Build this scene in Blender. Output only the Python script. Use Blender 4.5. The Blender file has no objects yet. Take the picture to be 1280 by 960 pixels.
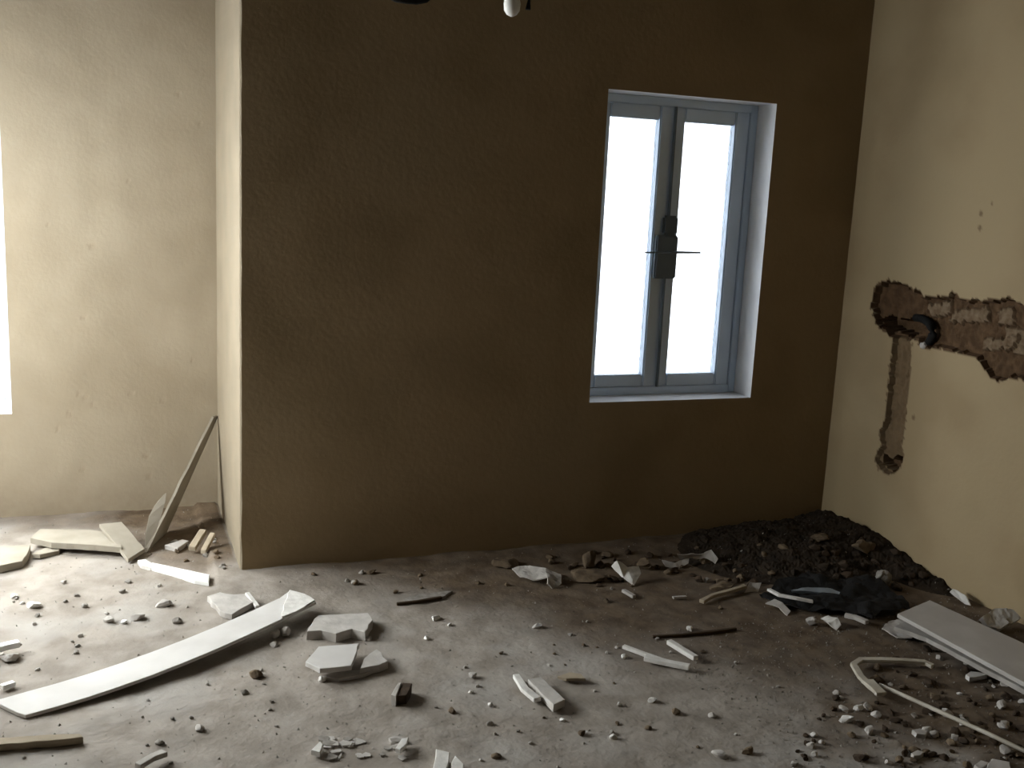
import bpy, bmesh, math, random
from mathutils import Vector, Matrix, noise, geometry

C = bpy.context.scene.collection
S = bpy.context.scene
rnd = random.Random(11)

# ------------------------------------------------------------------ camera
FPX = 1300.0                                   # focal length in pixels of the 1280 px wide frame
PITCH, ROLL, YAW, EYE = math.radians(10.46), math.radians(2.72), math.radians(21.4), 1.5
fw = Vector((math.sin(YAW)*math.cos(PITCH), math.cos(YAW)*math.cos(PITCH), -math.sin(PITCH)))
r0 = Vector((math.cos(YAW), -math.sin(YAW), 0)); u0 = r0.cross(fw)
cr, sr = math.cos(ROLL), math.sin(ROLL)
rt, up = cr*r0 + sr*u0, -sr*r0 + cr*u0
cam = bpy.data.cameras.new('camera'); cam.sensor_width = 36; cam.lens = FPX/1280*36; cam.clip_start = .05
co = bpy.data.objects.new('camera', cam); C.objects.link(co)
M3 = Matrix((rt, up, -fw)).transposed()
co.matrix_world = Matrix.Translation((0, 0, EYE)) @ M3.to_4x4()
S.camera = co

# ------------------------------------------------------------------ sky, exposure
S.view_settings.view_transform = 'Standard'; S.view_settings.look = 'None'
S.view_settings.gamma = 1; S.view_settings.use_curve_mapping = False
S.view_settings.exposure = 2.17
SKY = 13.0
w = bpy.data.worlds.new('overcast'); S.world = w; w.use_nodes = True
nt = w.node_tree; bg = nt.nodes['Background']
tc = nt.nodes.new('ShaderNodeTexCoord'); sep = nt.nodes.new('ShaderNodeSeparateXYZ')
rp = nt.nodes.new('ShaderNodeValToRGB')
mr = nt.nodes.new('ShaderNodeMapRange'); mr.inputs[1].default_value = -1; mr.inputs[2].default_value = 1
nt.links.new(tc.outputs['Generated'], sep.inputs[0]); nt.links.new(sep.outputs[2], mr.inputs[0]); nt.links.new(mr.outputs[0], rp.inputs[0])
e = rp.color_ramp.elements
e[0].position = .25; e[0].color = (.42, .41, .39, 1)
e[1].position = .62; e[1].color = (1, .985, .96, 1)
x = e.new(.40); x.color = (.91, .90, .88, 1)
nt.links.new(rp.outputs[0], bg.inputs[0]); bg.inputs[1].default_value = SKY
S.cycles.max_bounces = 10; S.cycles.diffuse_bounces = 5; S.cycles.transparent_max_bounces = 8

# ------------------------------------------------------------------ room measures (metres)
YB, XR, ZC = 3.914, 3.152, 2.78          # back wall face, right wall face, ceiling
XP, YA, XL, YF = .445, 4.80, -1.28, -1.8  # corner of the projecting wall, alcove wall, left wall, wall behind the camera
WX0, WX1, WZ0, WZ1 = 1.89, 2.695, .635, 1.925   # opening of window_1
V0, V1 = -1.20, -.402                            # opening of window_2; it reaches lower
AZ0, AZ1 = .47, 1.95  # in the alcove wall
L0, L1, LZ0, LZ1 = 3.60, 4.55, .635, 1.925                      # opening of window_3 in the left wall (along y)
def portal(name, loc, rot, sx, sy):
    l = bpy.data.lights.new(name, 'AREA'); l.shape = 'RECTANGLE'; l.size = sx; l.size_y = sy; l.cycles.is_portal = True
    o = bpy.data.objects.new(name, l); C.objects.link(o); o.location = loc; o.rotation_euler = rot
portal('window_light_portal', ((WX0+WX1)/2, YB+.26, (WZ0+WZ1)/2), (-math.pi/2, 0, 0), .8, 1.29)
portal('window_light_portal', ((V0+V1)/2, YA+.26, (AZ0+AZ1)/2), (-math.pi/2, 0, 0), V1-V0, AZ1-AZ0)
portal('window_light_portal', (XL-.26, (L0+L1)/2, (LZ0+LZ1)/2), (0, -math.pi/2, 0), LZ1-LZ0, L1-L0)

# ------------------------------------------------------------------ measuring helpers
def ray(px, py): return fw*FPX + (px-640)*rt - (py-480)*up
def at(px, py, z=0.):                     # the point at height z that shows at a pixel of the photograph
    d = ray(px, py); return Vector((0, 0, EYE)) + d*((z-EYE)/d.z)
def at_y(px, py, y):
    d = ray(px, py); return Vector((0, 0, EYE)) + d*(y/d.y)
def at_x(px, py, x):
    d = ray(px, py); return Vector((0, 0, EYE)) + d*(x/d.x)
def sm(a, b, x):
    t = max(0., min(1., (x-a)/(b-a))); return t*t*(3-2*t)
def heap_h(x, y):                         # low heap of dirt in the corner
    a = (x-2.80)/.62; b = (y-3.62)/.46
    d = math.sqrt(a*a+b*b); h = .085*(1-sm(.15, 1.05, d))
    h += .05*(1-sm(0, .22, XR-x))*sm(2.9, 3.3, y)
    return h
def floor_h(x, y):
    n = noise.noise((x*1.3, y*1.3, 0))*.008 + noise.noise((x*7, y*7, 3))*.004 + noise.noise((x*26, y*26, 5))*.0022 + noise.noise((x*60, y*60, 8))*.0012
    if x > XP-.1: n += .014*sm(3.6, YB, y)*(1+.8*noise.noise((x*5, y*2, 9)))
    if x < XP: n += .012*sm(4.1, YA, y)*(1+.6*noise.noise((x*5, y*4, 4)))
    g = sm(1.9, 2.7, x)*(1-sm(2.6, 3.0, y))
    n += g*(.006*noise.noise((x*18, y*18, 1)) + .005)
    return n
def ground(x, y):
    return floor_h(x, y) + max(0, heap_h(x, y)-.008)
def on_floor(px, py, h=0.):               # the point h above the dirt at a pixel
    z = h
    for _ in range(6):
        p = at(px, py, z); z = ground(p.x, p.y)+h
    p = at(px, py, z); return p

# ------------------------------------------------------------------ materials
def mat(name, col, rough=.9, col2=None, scale=6., bump=.2, bscale=40., metal=0., detail=6, lo=.35, hi=.65, col3=None, scale3=1.4):
    m = bpy.data.materials.new(name); m.use_nodes = True; t = m.node_tree; N = t.nodes; L = t.links
    b = N['Principled BSDF']; b.inputs['Roughness'].default_value = rough; b.inputs['Metallic'].default_value = metal
    b.inputs['Specular IOR Level'].default_value = .25
    g = N.new('ShaderNodeNewGeometry'); src = g.outputs['Position']
    out = None
    c2 = col2 or tuple(c*.75 for c in col)
    n1 = N.new('ShaderNodeTexNoise'); n1.inputs['Scale'].default_value = scale; n1.inputs['Detail'].default_value = detail
    L.new(src, n1.inputs['Vector'])
    r = N.new('ShaderNodeValToRGB'); r.color_ramp.elements[0].position = lo; r.color_ramp.elements[1].position = hi
    r.color_ramp.elements[0].color = (*c2, 1); r.color_ramp.elements[1].color = (*col, 1)
    L.new(n1.outputs[0], r.inputs[0]); out = r.outputs[0]
    if col3:
        n3 = N.new('ShaderNodeTexNoise'); n3.inputs['Scale'].default_value = scale3; n3.inputs['Detail'].default_value = 4
        L.new(src, n3.inputs['Vector'])
        r3 = N.new('ShaderNodeValToRGB'); r3.color_ramp.elements[0].position = .5; r3.color_ramp.elements[1].position = .66
        L.new(n3.outputs[0], r3.inputs[0])
        mx = N.new('ShaderNodeMix'); mx.data_type = 'RGBA'
        L.new(r3.outputs[0], mx.inputs[0]); L.new(out, mx.inputs[6]); mx.inputs[7].default_value = (*col3, 1); out = mx.outputs[2]
    L.new(out, b.inputs['Base Color'])
    if bump:
        nb = N.new('ShaderNodeTexNoise'); nb.inputs['Scale'].default_value = bscale; nb.inputs['Detail'].default_value = 5
        L.new(src, nb.inputs['Vector'])
        bp = N.new('ShaderNodeBump'); bp.inputs['Strength'].default_value = bump; bp.inputs['Distance'].default_value = .01
        L.new(nb.outputs[0], bp.inputs['Height']); L.new(bp.outputs[0], b.inputs['Normal'])
    return m, b, out
def add_mask(m, b, out, attr, col, col2=None, scale=30):
    t = m.node_tree; N = t.nodes; L = t.links
    a = N.new('ShaderNodeAttribute'); a.attribute_name = attr
    mx = N.new('ShaderNodeMix'); mx.data_type = 'RGBA'
    L.new(a.outputs['Fac'], mx.inputs[0]); L.new(out, mx.inputs[6])
    n = N.new('ShaderNodeTexNoise'); n.inputs['Scale'].default_value = scale; n.inputs['Detail'].default_value = 4
    g = N.new('ShaderNodeNewGeometry'); L.new(g.outputs['Position'], n.inputs['Vector'])
    r = N.new('ShaderNodeValToRGB'); r.color_ramp.elements[0].position = .38; r.color_ramp.elements[1].position = .62
    r.color_ramp.elements[0].color = (*col, 1); r.color_ramp.elements[1].color = (*(col2 or col), 1)
    L.new(n.outputs[0], r.inputs[0]); L.new(r.outputs[0], mx.inputs[7])
    L.new(mx.outputs[2], b.inputs['Base Color']); return mx.outputs[2]

PL = dict(col=(.385, .325, .24), col2=(.31, .255, .18), scale=2.2, bump=.10, bscale=55, col3=(.345, .29, .21), scale3=1.1)
PR = dict(PL, col=(.43, .335, .205), col2=(.34, .255, .148), col3=(.38, .295, .175))
m_wall, _, _ = mat('tan_plaster', **PL)
m_alc, b1, o1 = mat('tan_plaster_marked', **PL)
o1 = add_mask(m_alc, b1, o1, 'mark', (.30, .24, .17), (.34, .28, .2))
m_right, b2, o2 = mat('tan_plaster_chased', **PR)
o2 = add_mask(m_right, b2, o2, 'brick', (.075, .042, .02), (.12, .07, .036), 26)
o2 = add_mask(m_right, b2, o2, 'mortar', (.25, .185, .12), (.17, .115, .068), 40)
m_back, _, _ = mat('brown_plaster', (.36, .265, .155), col2=(.28, .205, .115), scale=2.4, bump=.12, bscale=50, col3=(.33, .25, .15), scale3=1.2)
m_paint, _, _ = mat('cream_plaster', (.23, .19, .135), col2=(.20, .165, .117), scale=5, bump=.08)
m_ceil, _, _ = mat('bare_concrete', (.11, .098, .082), col2=(.08, .07, .058), scale=3)
m_dim, _, _ = mat('darkened_plaster', (.08, .066, .048), col2=(.06, .05, .036), scale=3)  # unseen walls, darkened in colour to keep bounce light down
m_floor, b3, o3 = mat('dusty_screed', (.345, .308, .27), col2=(.245, .215, .184), scale=9, bump=.32, bscale=55, detail=9, lo=.36, hi=.62, col3=(.365, .34, .312), scale3=2.6)
add_mask(m_floor, b3, o3, 'soil_shade', (.085, .058, .036), (.15, .107, .069), 12)  # soil colour, which also carries the painted shade
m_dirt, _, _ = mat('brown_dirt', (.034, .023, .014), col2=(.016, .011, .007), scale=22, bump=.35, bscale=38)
m_clod, _, _ = mat('brown_clod', (.17, .125, .08), col2=(.09, .065, .043), scale=30, bump=.4)
m_clod2, _, _ = mat('dark_clod', (.065, .043, .027), col2=(.035, .024, .016), scale=30, bump=.4)
m_tan, _, _ = mat('tan_board', (.36, .325, .27), col2=(.29, .26, .21), scale=8, bump=.1)
m_grey, _, _ = mat('grey_crumb', (.33, .31, .28), col2=(.22, .20, .18), scale=40, bump=.3)
m_white, _, _ = mat('white_plaster', (.74, .72, .69), col2=(.60, .58, .55), scale=30, bump=.25, lo=.3, hi=.6)
m_board, _, _ = mat('pale_board', (.66, .64, .62), col2=(.56, .54, .52), scale=5, bump=.06, rough=.75)
m_board2, _, _ = mat('grey_board', (.62, .595, .57), col2=(.54, .515, .49), scale=7, bump=.08, rough=.8)
m_gyp, _, _ = mat('gypsum_chunk', (.55, .52, .49), col2=(.40, .375, .35), scale=14, bump=.3)
m_wood, _, _ = mat('raw_timber', (.40, .335, .25), col2=(.33, .275, .20), scale=12, bump=.2)
m_dark_strip, _, _ = mat('dark_strip', (.07, .045, .025), bump=.3)
m_tile, _, _ = mat('white_plastic', (.86, .86, .84), col2=(.82, .82, .8), rough=.35, bump=0)
m_rod, _, _ = mat('off_white_plastic', (.62, .58, .50), col2=(.48, .44, .37), rough=.5, scale=18, bump=.05)
m_black, _, _ = mat('black_plastic', (.006, .006, .006), col2=(.011, .010, .010), rough=.8, bump=.1)
m_blue, _, _ = mat('blue_grey_plastic', (.30, .34, .38), rough=.5, bump=.05)
m_frame, _, _ = mat('grey_aluminium', (.66, .76, .88), col2=(.62, .72, .84), rough=.4, metal=.2, bump=0)  # grey lifted pale and bluish in place of window glare
m_dark, _, _ = mat('dark_metal', (.19, .225, .26), rough=.5, bump=0)
m_reveal, _, _ = mat('white_reveal', (.82, .83, .84), col2=(.76, .77, .78), scale=8, bump=.1)
def glass(name, tint, gloss=.08):
    m = bpy.data.materials.new(name); m.use_nodes = True; t = m.node_tree; N = t.nodes; N.clear()
    o = N.new('ShaderNodeOutputMaterial'); tr = N.new('ShaderNodeBsdfTransparent'); tr.inputs[0].default_value = (*tint, 1)
    gl = N.new('ShaderNodeBsdfGlossy'); gl.inputs['Roughness'].default_value = .03; gl.inputs[0].default_value = (.8, .85, .9, 1)
    mx = N.new('ShaderNodeMixShader'); mx.inputs[0].default_value = gloss
    t.links.new(tr.outputs[0], mx.inputs[1]); t.links.new(gl.outputs[0], mx.inputs[2]); t.links.new(mx.outputs[0], o.inputs[0])
    return m
m_tint = glass('tinted_glass', (.21, .22, .232)); m_clear = glass('clear_glass', (.9, .92, .92))

# ------------------------------------------------------------------ object helpers
def link_mesh(name, me, m, parent=None):
    o = bpy.data.objects.new(name, me); C.objects.link(o)
    if m: me.materials.append(m)
    if parent: o.parent = parent
    return o
def obj(name, bm, m, parent=None, smooth=False):
    me = bpy.data.meshes.new(name); bmesh.ops.recalc_face_normals(bm, faces=bm.faces); bm.to_mesh(me); bm.free()
    if smooth:
        for p in me.polygons: p.use_smooth = True
    return link_mesh(name, me, m, parent)
def tag(o, label, cat=None, group=None, kind=None):
    if label: o['label'] = label
    if cat: o['category'] = cat
    if group: o['group'] = group
    if kind: o['kind'] = kind
    return o
def centre(o):                            # put the origin at the foot of the thing
    me = o.data; vs = [v.co for v in me.vertices]
    c = Vector((sum(v.x for v in vs)/len(vs), sum(v.y for v in vs)/len(vs), min(v.z for v in vs)))
    me.transform(Matrix.Translation(-c)); o.location = c
    return o
def empty(name, loc):
    o = bpy.data.objects.new(name, None); C.objects.link(o); o.location = loc; o.empty_display_size = .1; return o
def add_box(bm, a, b, bevel=0):
    r = bmesh.ops.create_cube(bm, size=1)
    s = Vector(b)-Vector(a); c = (Vector(a)+Vector(b))/2
    for v in r['verts']: v.co = Vector((v.co.x*s.x, v.co.y*s.y, v.co.z*s.z)) + c
    if bevel:
        es = set(e for v in r['verts'] for e in v.link_edges)
        bmesh.ops.bevel(bm, geom=list(es), offset=bevel, segments=2, affect='EDGES')
def box(name, a, b, m, parent=None, bevel=0):
    bm = bmesh.new(); add_box(bm, a, b, bevel); return obj(name, bm, m, parent)
def child_box(name, a, b, m, parent, bevel=.003):
    p = parent.matrix_world.translation if False else parent.location
    q = parent.parent
    off = Vector(p)
    while q: off += q.location; q = q.parent
    return box(name, Vector(a)-off, Vector(b)-off, m, parent, bevel)

def inside(pt, poly):
    x, y = pt; c = False; n = len(poly)
    for i in range(n):
        x1, y1 = poly[i]; x2, y2 = poly[i-1]
        if (y1 > y) != (y2 > y) and x < (x2-x1)*(y-y1)/(y2-y1)+x1: c = not c
    return c
def lines(a, b, dense0, dense1, step, coarse=.12):
    out = []; x = a
    while x < b-1e-6:
        out.append(x)
        if dense0-1e-6 <= x < dense1: x += step
        elif x < dense0: x = min(x+coarse, dense0)
        else: x += coarse
    out.append(b); return out

# ------------------------------------------------------------------ walls with openings
def ring_wall(name, frame, us, vs, hole, depth, m, thick_dir, m_hole=None):
    """a wall slab with one rectangular opening; frame maps (u, v, w) to the room"""
    bm = bmesh.new(); g = {}
    for k in (0, 1):
        for i, a in enumerate(us):
            for j, b in enumerate(vs): g[i, j, k] = bm.verts.new(frame(a, b, depth*k))
    nu, nv = len(us), len(vs)
    for i in range(nu-1):
        for j in range(nv-1):
            if (i, j) == hole: continue
            for k in (0, 1): bm.faces.new([g[i, j, k], g[i+1, j, k], g[i+1, j+1, k], g[i, j+1, k]])
    def edge(p, q, mi=0):
        f = bm.faces.new([g[(*p, 0)], g[(*q, 0)], g[(*q, 1)], g[(*p, 1)]]); f.material_index = mi
    i, j = hole
    for p, q in (((i, j), (i+1, j)), ((i+1, j), (i+1, j+1)), ((i+1, j+1), (i, j+1)), ((i, j+1), (i, j))): edge(p, q, 1)
    for a in range(nu-1): edge((a, 0), (a+1, 0)); edge((a, nv-1), (a+1, nv-1))
    for b in range(nv-1): edge((0, b), (0, b+1)); edge((nu-1, b), (nu-1, b+1))
    o = obj(name, bm, m); o.data.materials.append(m_hole or m); o['kind'] = 'structure'
    return o
ring_wall('wall_back', lambda a, b, d: (a, YB+d, b), [XP+.15, WX0, WX1, XR+.2], [-.05, WZ0, WZ1, ZC+.05], (1, 1), .27, m_back, 1, m_reveal)
# the projecting corner: brown front face, cream flank turned to the alcove, with a slightly ragged arris
bm = bmesh.new(); n = 70; cols = []
for k in range(n+1):
    z = -.05+(ZC+.1)*k/n; j = .004*noise.noise((z*9, 1, 0))+.003*noise.noise((z*30, 4, 0))
    cols.append([bm.verts.new(p) for p in ((XP+.15, YB, z), (XP+.006+j, YB, z), (XP+j*.4, YB+.006+abs(j), z), (XP, YA+.27, z), (XP+.15, YA+.27, z))])
for k in range(n):
    for i in range(5):
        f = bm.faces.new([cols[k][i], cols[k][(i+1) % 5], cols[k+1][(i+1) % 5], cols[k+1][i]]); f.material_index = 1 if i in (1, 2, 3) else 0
bm.faces.new(cols[0]); bm.faces.new(cols[-1])
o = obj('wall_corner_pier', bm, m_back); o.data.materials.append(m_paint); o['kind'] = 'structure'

# alcove wall: window opening out of frame, small dents and scuffs on the plaster
MARKS = [(115, 307, 7), (104, 397, 6), (60, 280, 3), (160, 225, 4), (222, 118, 4), (100, 492, 6), (107, 498, 6), (115, 505, 5), (164, 492, 5), (204, 501, 6), (183, 569, 7), (103, 587, 6), (186, 596, 8), (88, 517, 6), (72, 537, 5), (250, 155, 4), (240, 450, 4)]
mk = [(at_y(px, py, YA), s*3.6/1300*1.0) for px, py, s in MARKS]
def wall_sheet(name, us, vs, place, attrs, m, skip=None, disp=None):
    bm = bmesh.new(); lay = {a: bm.verts.layers.float.new(a) for a in attrs}; g = {}
    for i, a in enumerate(us):
        for j, b in enumerate(vs):
            d, vals = disp(a, b); v = bm.verts.new(place(a, b, d)); g[i, j] = v
            for k, x in vals.items(): v[lay[k]] = x
    for i in range(len(us)-1):
        for j in range(len(vs)-1):
            if skip and skip((us[i]+us[i+1])/2, (vs[j]+vs[j+1])/2): continue
            bm.faces.new([g[i, j], g[i+1, j], g[i+1, j+1], g[i, j+1]])
    o = obj(name, bm, m); o['kind'] = 'structure'
    s = o.modifiers.new('thickness', 'SOLIDIFY'); s.thickness = .27; s.offset = 0
    o.modifiers.remove(s); return o
def alc(a, b):
    f = 0
    for p, s in mk:
        q = Vector((a-p.x, (b-p.z)))
        d = q.length*(1+.5*noise.noise((a*60, b*60, 2)))
        f = max(f, 1-sm(s*.35, s*1.0, d))
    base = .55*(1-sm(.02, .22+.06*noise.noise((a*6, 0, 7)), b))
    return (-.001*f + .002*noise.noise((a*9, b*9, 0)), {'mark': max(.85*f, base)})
us = sorted(set(round(v, 4) for v in lines(XL, XP+.05, -.4, XP, .011) + [V0, V1]))
vs = sorted(set(round(v, 4) for v in lines(-.05, ZC+.02, 0, 2.2, .013) + [AZ0, AZ1]))
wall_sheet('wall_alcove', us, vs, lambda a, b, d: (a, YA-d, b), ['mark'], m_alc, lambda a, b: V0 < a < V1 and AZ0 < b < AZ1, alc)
bm = bmesh.new()                                            # reveal of window_2
for a, b in (((V0, YA, AZ0), (V0, YA+.27, AZ1)), ((V1, YA, AZ0), (V1, YA+.27, AZ1))):
    vv = [bm.verts.new(p) for p in (a, (a[0], b[1], a[2]), b, (a[0], a[1], b[2]))]; bm.faces.new(vv)
for z in (AZ0, AZ1):
    bm.faces.new([bm.verts.new(p) for p in ((V0, YA, z), (V1, YA, z), (V1, YA+.27, z), (V0, YA+.27, z))])
o = obj('wall_alcove_reveal', bm, m_reveal); o['kind'] = 'structure'
bm = bmesh.new()                                            # the outer leaf of the alcove wall
for a, b in (((XL-.3, YA+.14, -.05), (V0, YA+.27, ZC)), ((V1, YA+.14, -.05), (XP+.1, YA+.27, ZC)), ((V0, YA+.14, -.05), (V1, YA+.27, AZ0)), ((V0, YA+.14, AZ1), (V1, YA+.27, ZC))): add_box(bm, a, b)
o = obj('wall_alcove_outer', bm, m_dim); o['kind'] = 'structure'

# right wall: a chase hacked into the plaster for pipes, brick showing
def yz(pts): return [((p := at_x(px, py, XR)).y, p.z) for px, py in pts]
A = yz([(1095, 358), (1110, 352), (1130, 358), (1148, 365), (1155, 378), (1150, 400), (1150, 420), (1130, 424), (1112, 418), (1098, 406), (1090, 385)])
AD = yz([(1096, 398), (1108, 396), (1125, 400), (1146, 396), (1150, 412), (1135, 420), (1114, 414), (1100, 408)])
B = yz([(1146, 370), (1165, 373), (1185, 373), (1190, 367), (1200, 376), (1232, 378), (1262, 374), (1280, 384), (1350, 390), (1350, 492), (1300, 476), (1265, 470), (1245, 475), (1232, 462), (1222, 446), (1205, 441), (1180, 434), (1150, 432)])
Cc = yz([(1118, 416), (1138, 424), (1136, 470), (1131, 520), (1126, 556), (1128, 574), (1120, 588), (1110, 592), (1098, 583), (1094, 572), (1103, 558), (1100, 540), (1108, 524), (1111, 490)])
CD = yz([(1099, 569), (1112, 574), (1124, 568), (1123, 582), (1112, 588), (1101, 582)])
ML = [yz(p) for p in ([(1156, 380), (1186, 377), (1184, 393), (1160, 397)], [(1190, 388), (1230, 383), (1232, 402), (1205, 404), (1182, 402)], [(1246, 386), (1262, 384), (1263, 404), (1243, 406)], [(1226, 424), (1250, 422), (1272, 418), (1268, 436), (1226, 438)], [(1250, 408), (1280, 412), (1300, 424), (1280, 446), (1262, 440)])]
DOTS = [(1226, 267, 3), (1225, 285, 3), (1240, 255, 2), (1042, 604, 4), (1044, 610, 4), (1142, 522, 3)]
dt = [(at_x(px, py, XR), s*3.3/1300*1.6) for px, py, s in DOTS]
def rw(a, b):
    j = (a+.012*noise.noise((a*45, b*45, 1))+.006*noise.noise((a*120, b*120, 1)), b+.012*noise.noise((a*45, b*45, 7))+.006*noise.noise((a*120, b*120, 5)))
    d = 0; br = 0; mo = 0
    for ea, eb in ((.01, 0), (-.01, 0), (0, .01), (0, -.01)):
        q = (j[0]+ea, j[1]+eb)
        if inside(q, A) or inside(q, B): br = 1
        elif inside(q, Cc): br = max(br, .72)
    cut = False
    if inside(j, A): d = .032; br = 1; cut = True
    elif inside(j, B): d = .026; br = 1; cut = True
    elif inside(j, Cc): d = .022; br = .72; cut = True
    if inside(j, AD): d = .10
    if inside(j, CD): d = .075; br = 1
    if cut:
        d += .008*noise.noise((a*50, b*50, 3))
        for p in ML:
            if inside(j, p): mo = .8; d -= .012
    for p, s in dt:
        q = math.hypot(a-p.y, (b-p.z)*.8); br = max(br, .7*(1-sm(s*.5, s, q)))
    d += .0015*noise.noise((a*8, b*8, 0))
    return (d, {'brick': br, 'mortar': mo})
us = lines(YF, YB+.25, 2.45, 3.80, .0085); vs = lines(-.05, ZC+.02, .34, 1.66, .0085)
wall_sheet('wall_right', us, vs, lambda a, b, d: (XR+d, a, b), ['brick', 'mortar'], m_right, None, rw)
o = box('wall_right_core', (XR+.125, YF, -.05), (XR+.3, YB+.3, ZC+.02), m_dim); o['kind'] = 'structure'

ring_wall('wall_left', lambda a, b, d: (XL-d, a, b), [YF-.2, L0, L1, YA+.27], [-.05, LZ0, LZ1, ZC+.05], (1, 1), .27, m_wall, 1, m_reveal)
o = box('wall_front', (XL-.27, YF-.25, -.05), (XR+.3, YF, ZC+.05), m_dim); o['kind'] = 'structure'
o = box('ceiling', (XL-.3, YF-.3, ZC), (XR+.3, YA+.3, ZC+.2), m_ceil); o['kind'] = 'structure'

# floor: trodden dirt and dust over screed
xs = lines(XL-.1, XR+.1, -.7, XR, .0155, .1); ys = lines(YF-.1, YA+.05, 1.7, YA, .0155, .1)
bm = bmesh.new(); g = [[bm.verts.new((a, b, floor_h(a, b))) for b in ys] for a in xs]
for i in range(len(xs)-1):
    for j in range(len(ys)-1): bm.faces.new([g[i][j], g[i+1][j], g[i+1][j+1], g[i][j+1]])
lay = bm.verts.layers.float.new('soil_shade')                       # brown soil spilt from the heap, with shade painted in along the window wall
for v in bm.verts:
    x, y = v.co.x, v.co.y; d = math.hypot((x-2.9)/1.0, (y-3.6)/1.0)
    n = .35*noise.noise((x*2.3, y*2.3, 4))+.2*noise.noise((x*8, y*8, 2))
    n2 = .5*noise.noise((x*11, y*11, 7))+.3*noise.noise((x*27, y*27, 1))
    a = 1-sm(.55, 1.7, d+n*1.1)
    e_ = .28+1.0*max(0, min(1.3, x-.9)); a2 = (1-sm(e_-.35, e_+.25, YB-y+.6*n+.15*n2))*sm(XP-.1, XP+.4, x)  # edge follows the pier's shadow, painted into the floor colour
    a3 = (1-sm(.35, .75, math.hypot((x-2.55)/1.1, (y-2.2)/.62)+.8*n+.35*n2))*.95  # dark rubble shadow around the rod, painted along with the soil
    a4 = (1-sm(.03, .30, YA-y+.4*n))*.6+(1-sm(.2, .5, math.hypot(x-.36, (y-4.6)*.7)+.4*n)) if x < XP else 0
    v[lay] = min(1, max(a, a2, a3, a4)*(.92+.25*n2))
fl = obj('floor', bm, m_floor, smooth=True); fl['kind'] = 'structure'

# ------------------------------------------------------------------ windows
def tube_bm(bm, pts, r, seg=8, caps=True):
    rings = []
    for i, p in enumerate(pts):
        t = (pts[min(i+1, len(pts)-1)]-pts[max(i-1, 0)]).normalized()
        a = t.cross(Vector((0, 0, 1)));
        if a.length < .05: a = t.cross(Vector((1, 0, 0)))
        a.normalize(); b = t.cross(a)
        rr = r[i] if isinstance(r, (list, tuple)) else r
        rings.append([bm.verts.new(p+rr*(math.cos(2*math.pi*k/seg)*a+math.sin(2*math.pi*k/seg)*b)) for k in range(seg)])
    for i in range(len(rings)-1):
        for k in range(seg): bm.faces.new([rings[i][k], rings[i][(k+1) % seg], rings[i+1][(k+1) % seg], rings[i+1][k]])
    if caps: bm.faces.new(rings[0]); bm.faces.new(rings[-1])
def casement(name, a0, a1, z0, z1, P, glass_mat, full):
    """two-leaf casement; P(a, z, d) places width, height and depth (towards the outside) in the room"""
    root = empty(name, P((a0+a1)/2, z0, 0)); root['kind'] = 'structure'
    org = root.location
    def bx(nm, a, z, b, z2, d0, d1, m, par, bev=.003):
        p, q = Vector(P(a, z, d0)), Vector(P(b, z2, d1))
        off = org if par is root else org
        lo = Vector([min(p[i], q[i]) for i in range(3)])-off; hi = Vector([max(p[i], q[i]) for i in range(3)])-off
        return box(nm, lo, hi, m, par, bev)
    F = .035
    for nm, q in (('frame_jamb', (a0, z0, a0+F, z1)), ('frame_jamb', (a1-F, z0, a1, z1)), ('frame_head', (a0+F, z1-F, a1-F, z1)), ('frame_sill', (a0+F, z0, a1-F, z0+F))):
        bx(nm, *q, 0, .075, m_frame, root)
    mid = (a0+a1)/2 - (.0 if not full else .008)
    for s, (l, r) in enumerate(((a0+F+.002, mid-.002), (mid+.002, a1-F-.002))):
        sash = bx('sash', l-.004, z0+F-.004, l+.052, z1-F+.004, .012, .058, m_frame, root, .006)   # the hanging stile carries the rest of its leaf
        bx('sash_stile', r-.068, z0+F-.004, r+.003, z1-F+.004, .008, .058, m_frame, sash, .006)
        bx('sash_rail', l+.05, z0+F-.004, r-.066, z0+F+.054, .012, .058, m_frame, sash, .006)
        bx('sash_rail', l+.05, z1-F-.058, r-.066, z1-F+.004, .012, .058, m_frame, sash, .006)
        bx('pane', l+.045, z0+F+.045, r-.06, z1-F-.05, .032, .037, glass_mat, sash, 0)
    if full:
        lock = bx('lock_case', mid-.058, 1.155, mid+.050, 1.345, -.012, .01, m_dark, root, .006)
        bx('lock_hood', mid-.030, 1.345, mid+.045, 1.43, -.010, .008, m_dark, lock, .01)
        b = bmesh.new(); tube_bm(b, [Vector(P(mid-.115, 1.268, -.018))-org, Vector(P(mid, 1.272, -.018))-org, Vector(P(mid+.16, 1.274, -.018))-org], [.003, .006, .004])
        obj('lock_pin', b, m_dark, lock)
        b = bmesh.new(); tube_bm(b, [Vector(P(mid, z0+F, -.002))-org, Vector(P(mid-.004, z1-F, -.002))-org], .007)
        obj('meeting_seal', b, m_dark, root)
    return root
casement('window_1', WX0, WX1, WZ0, WZ1, lambda a, z, d: (a, YB+.135+d, z), m_tint, True)
casement('window_2', V0, V1, AZ0, AZ1, lambda a, z, d: (a, YA+.15+d, z), m_clear, False)
casement('window_3', L0, L1, LZ0, LZ1, lambda a, z, d: (XL-.15-d, a, z), m_clear, False)

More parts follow.
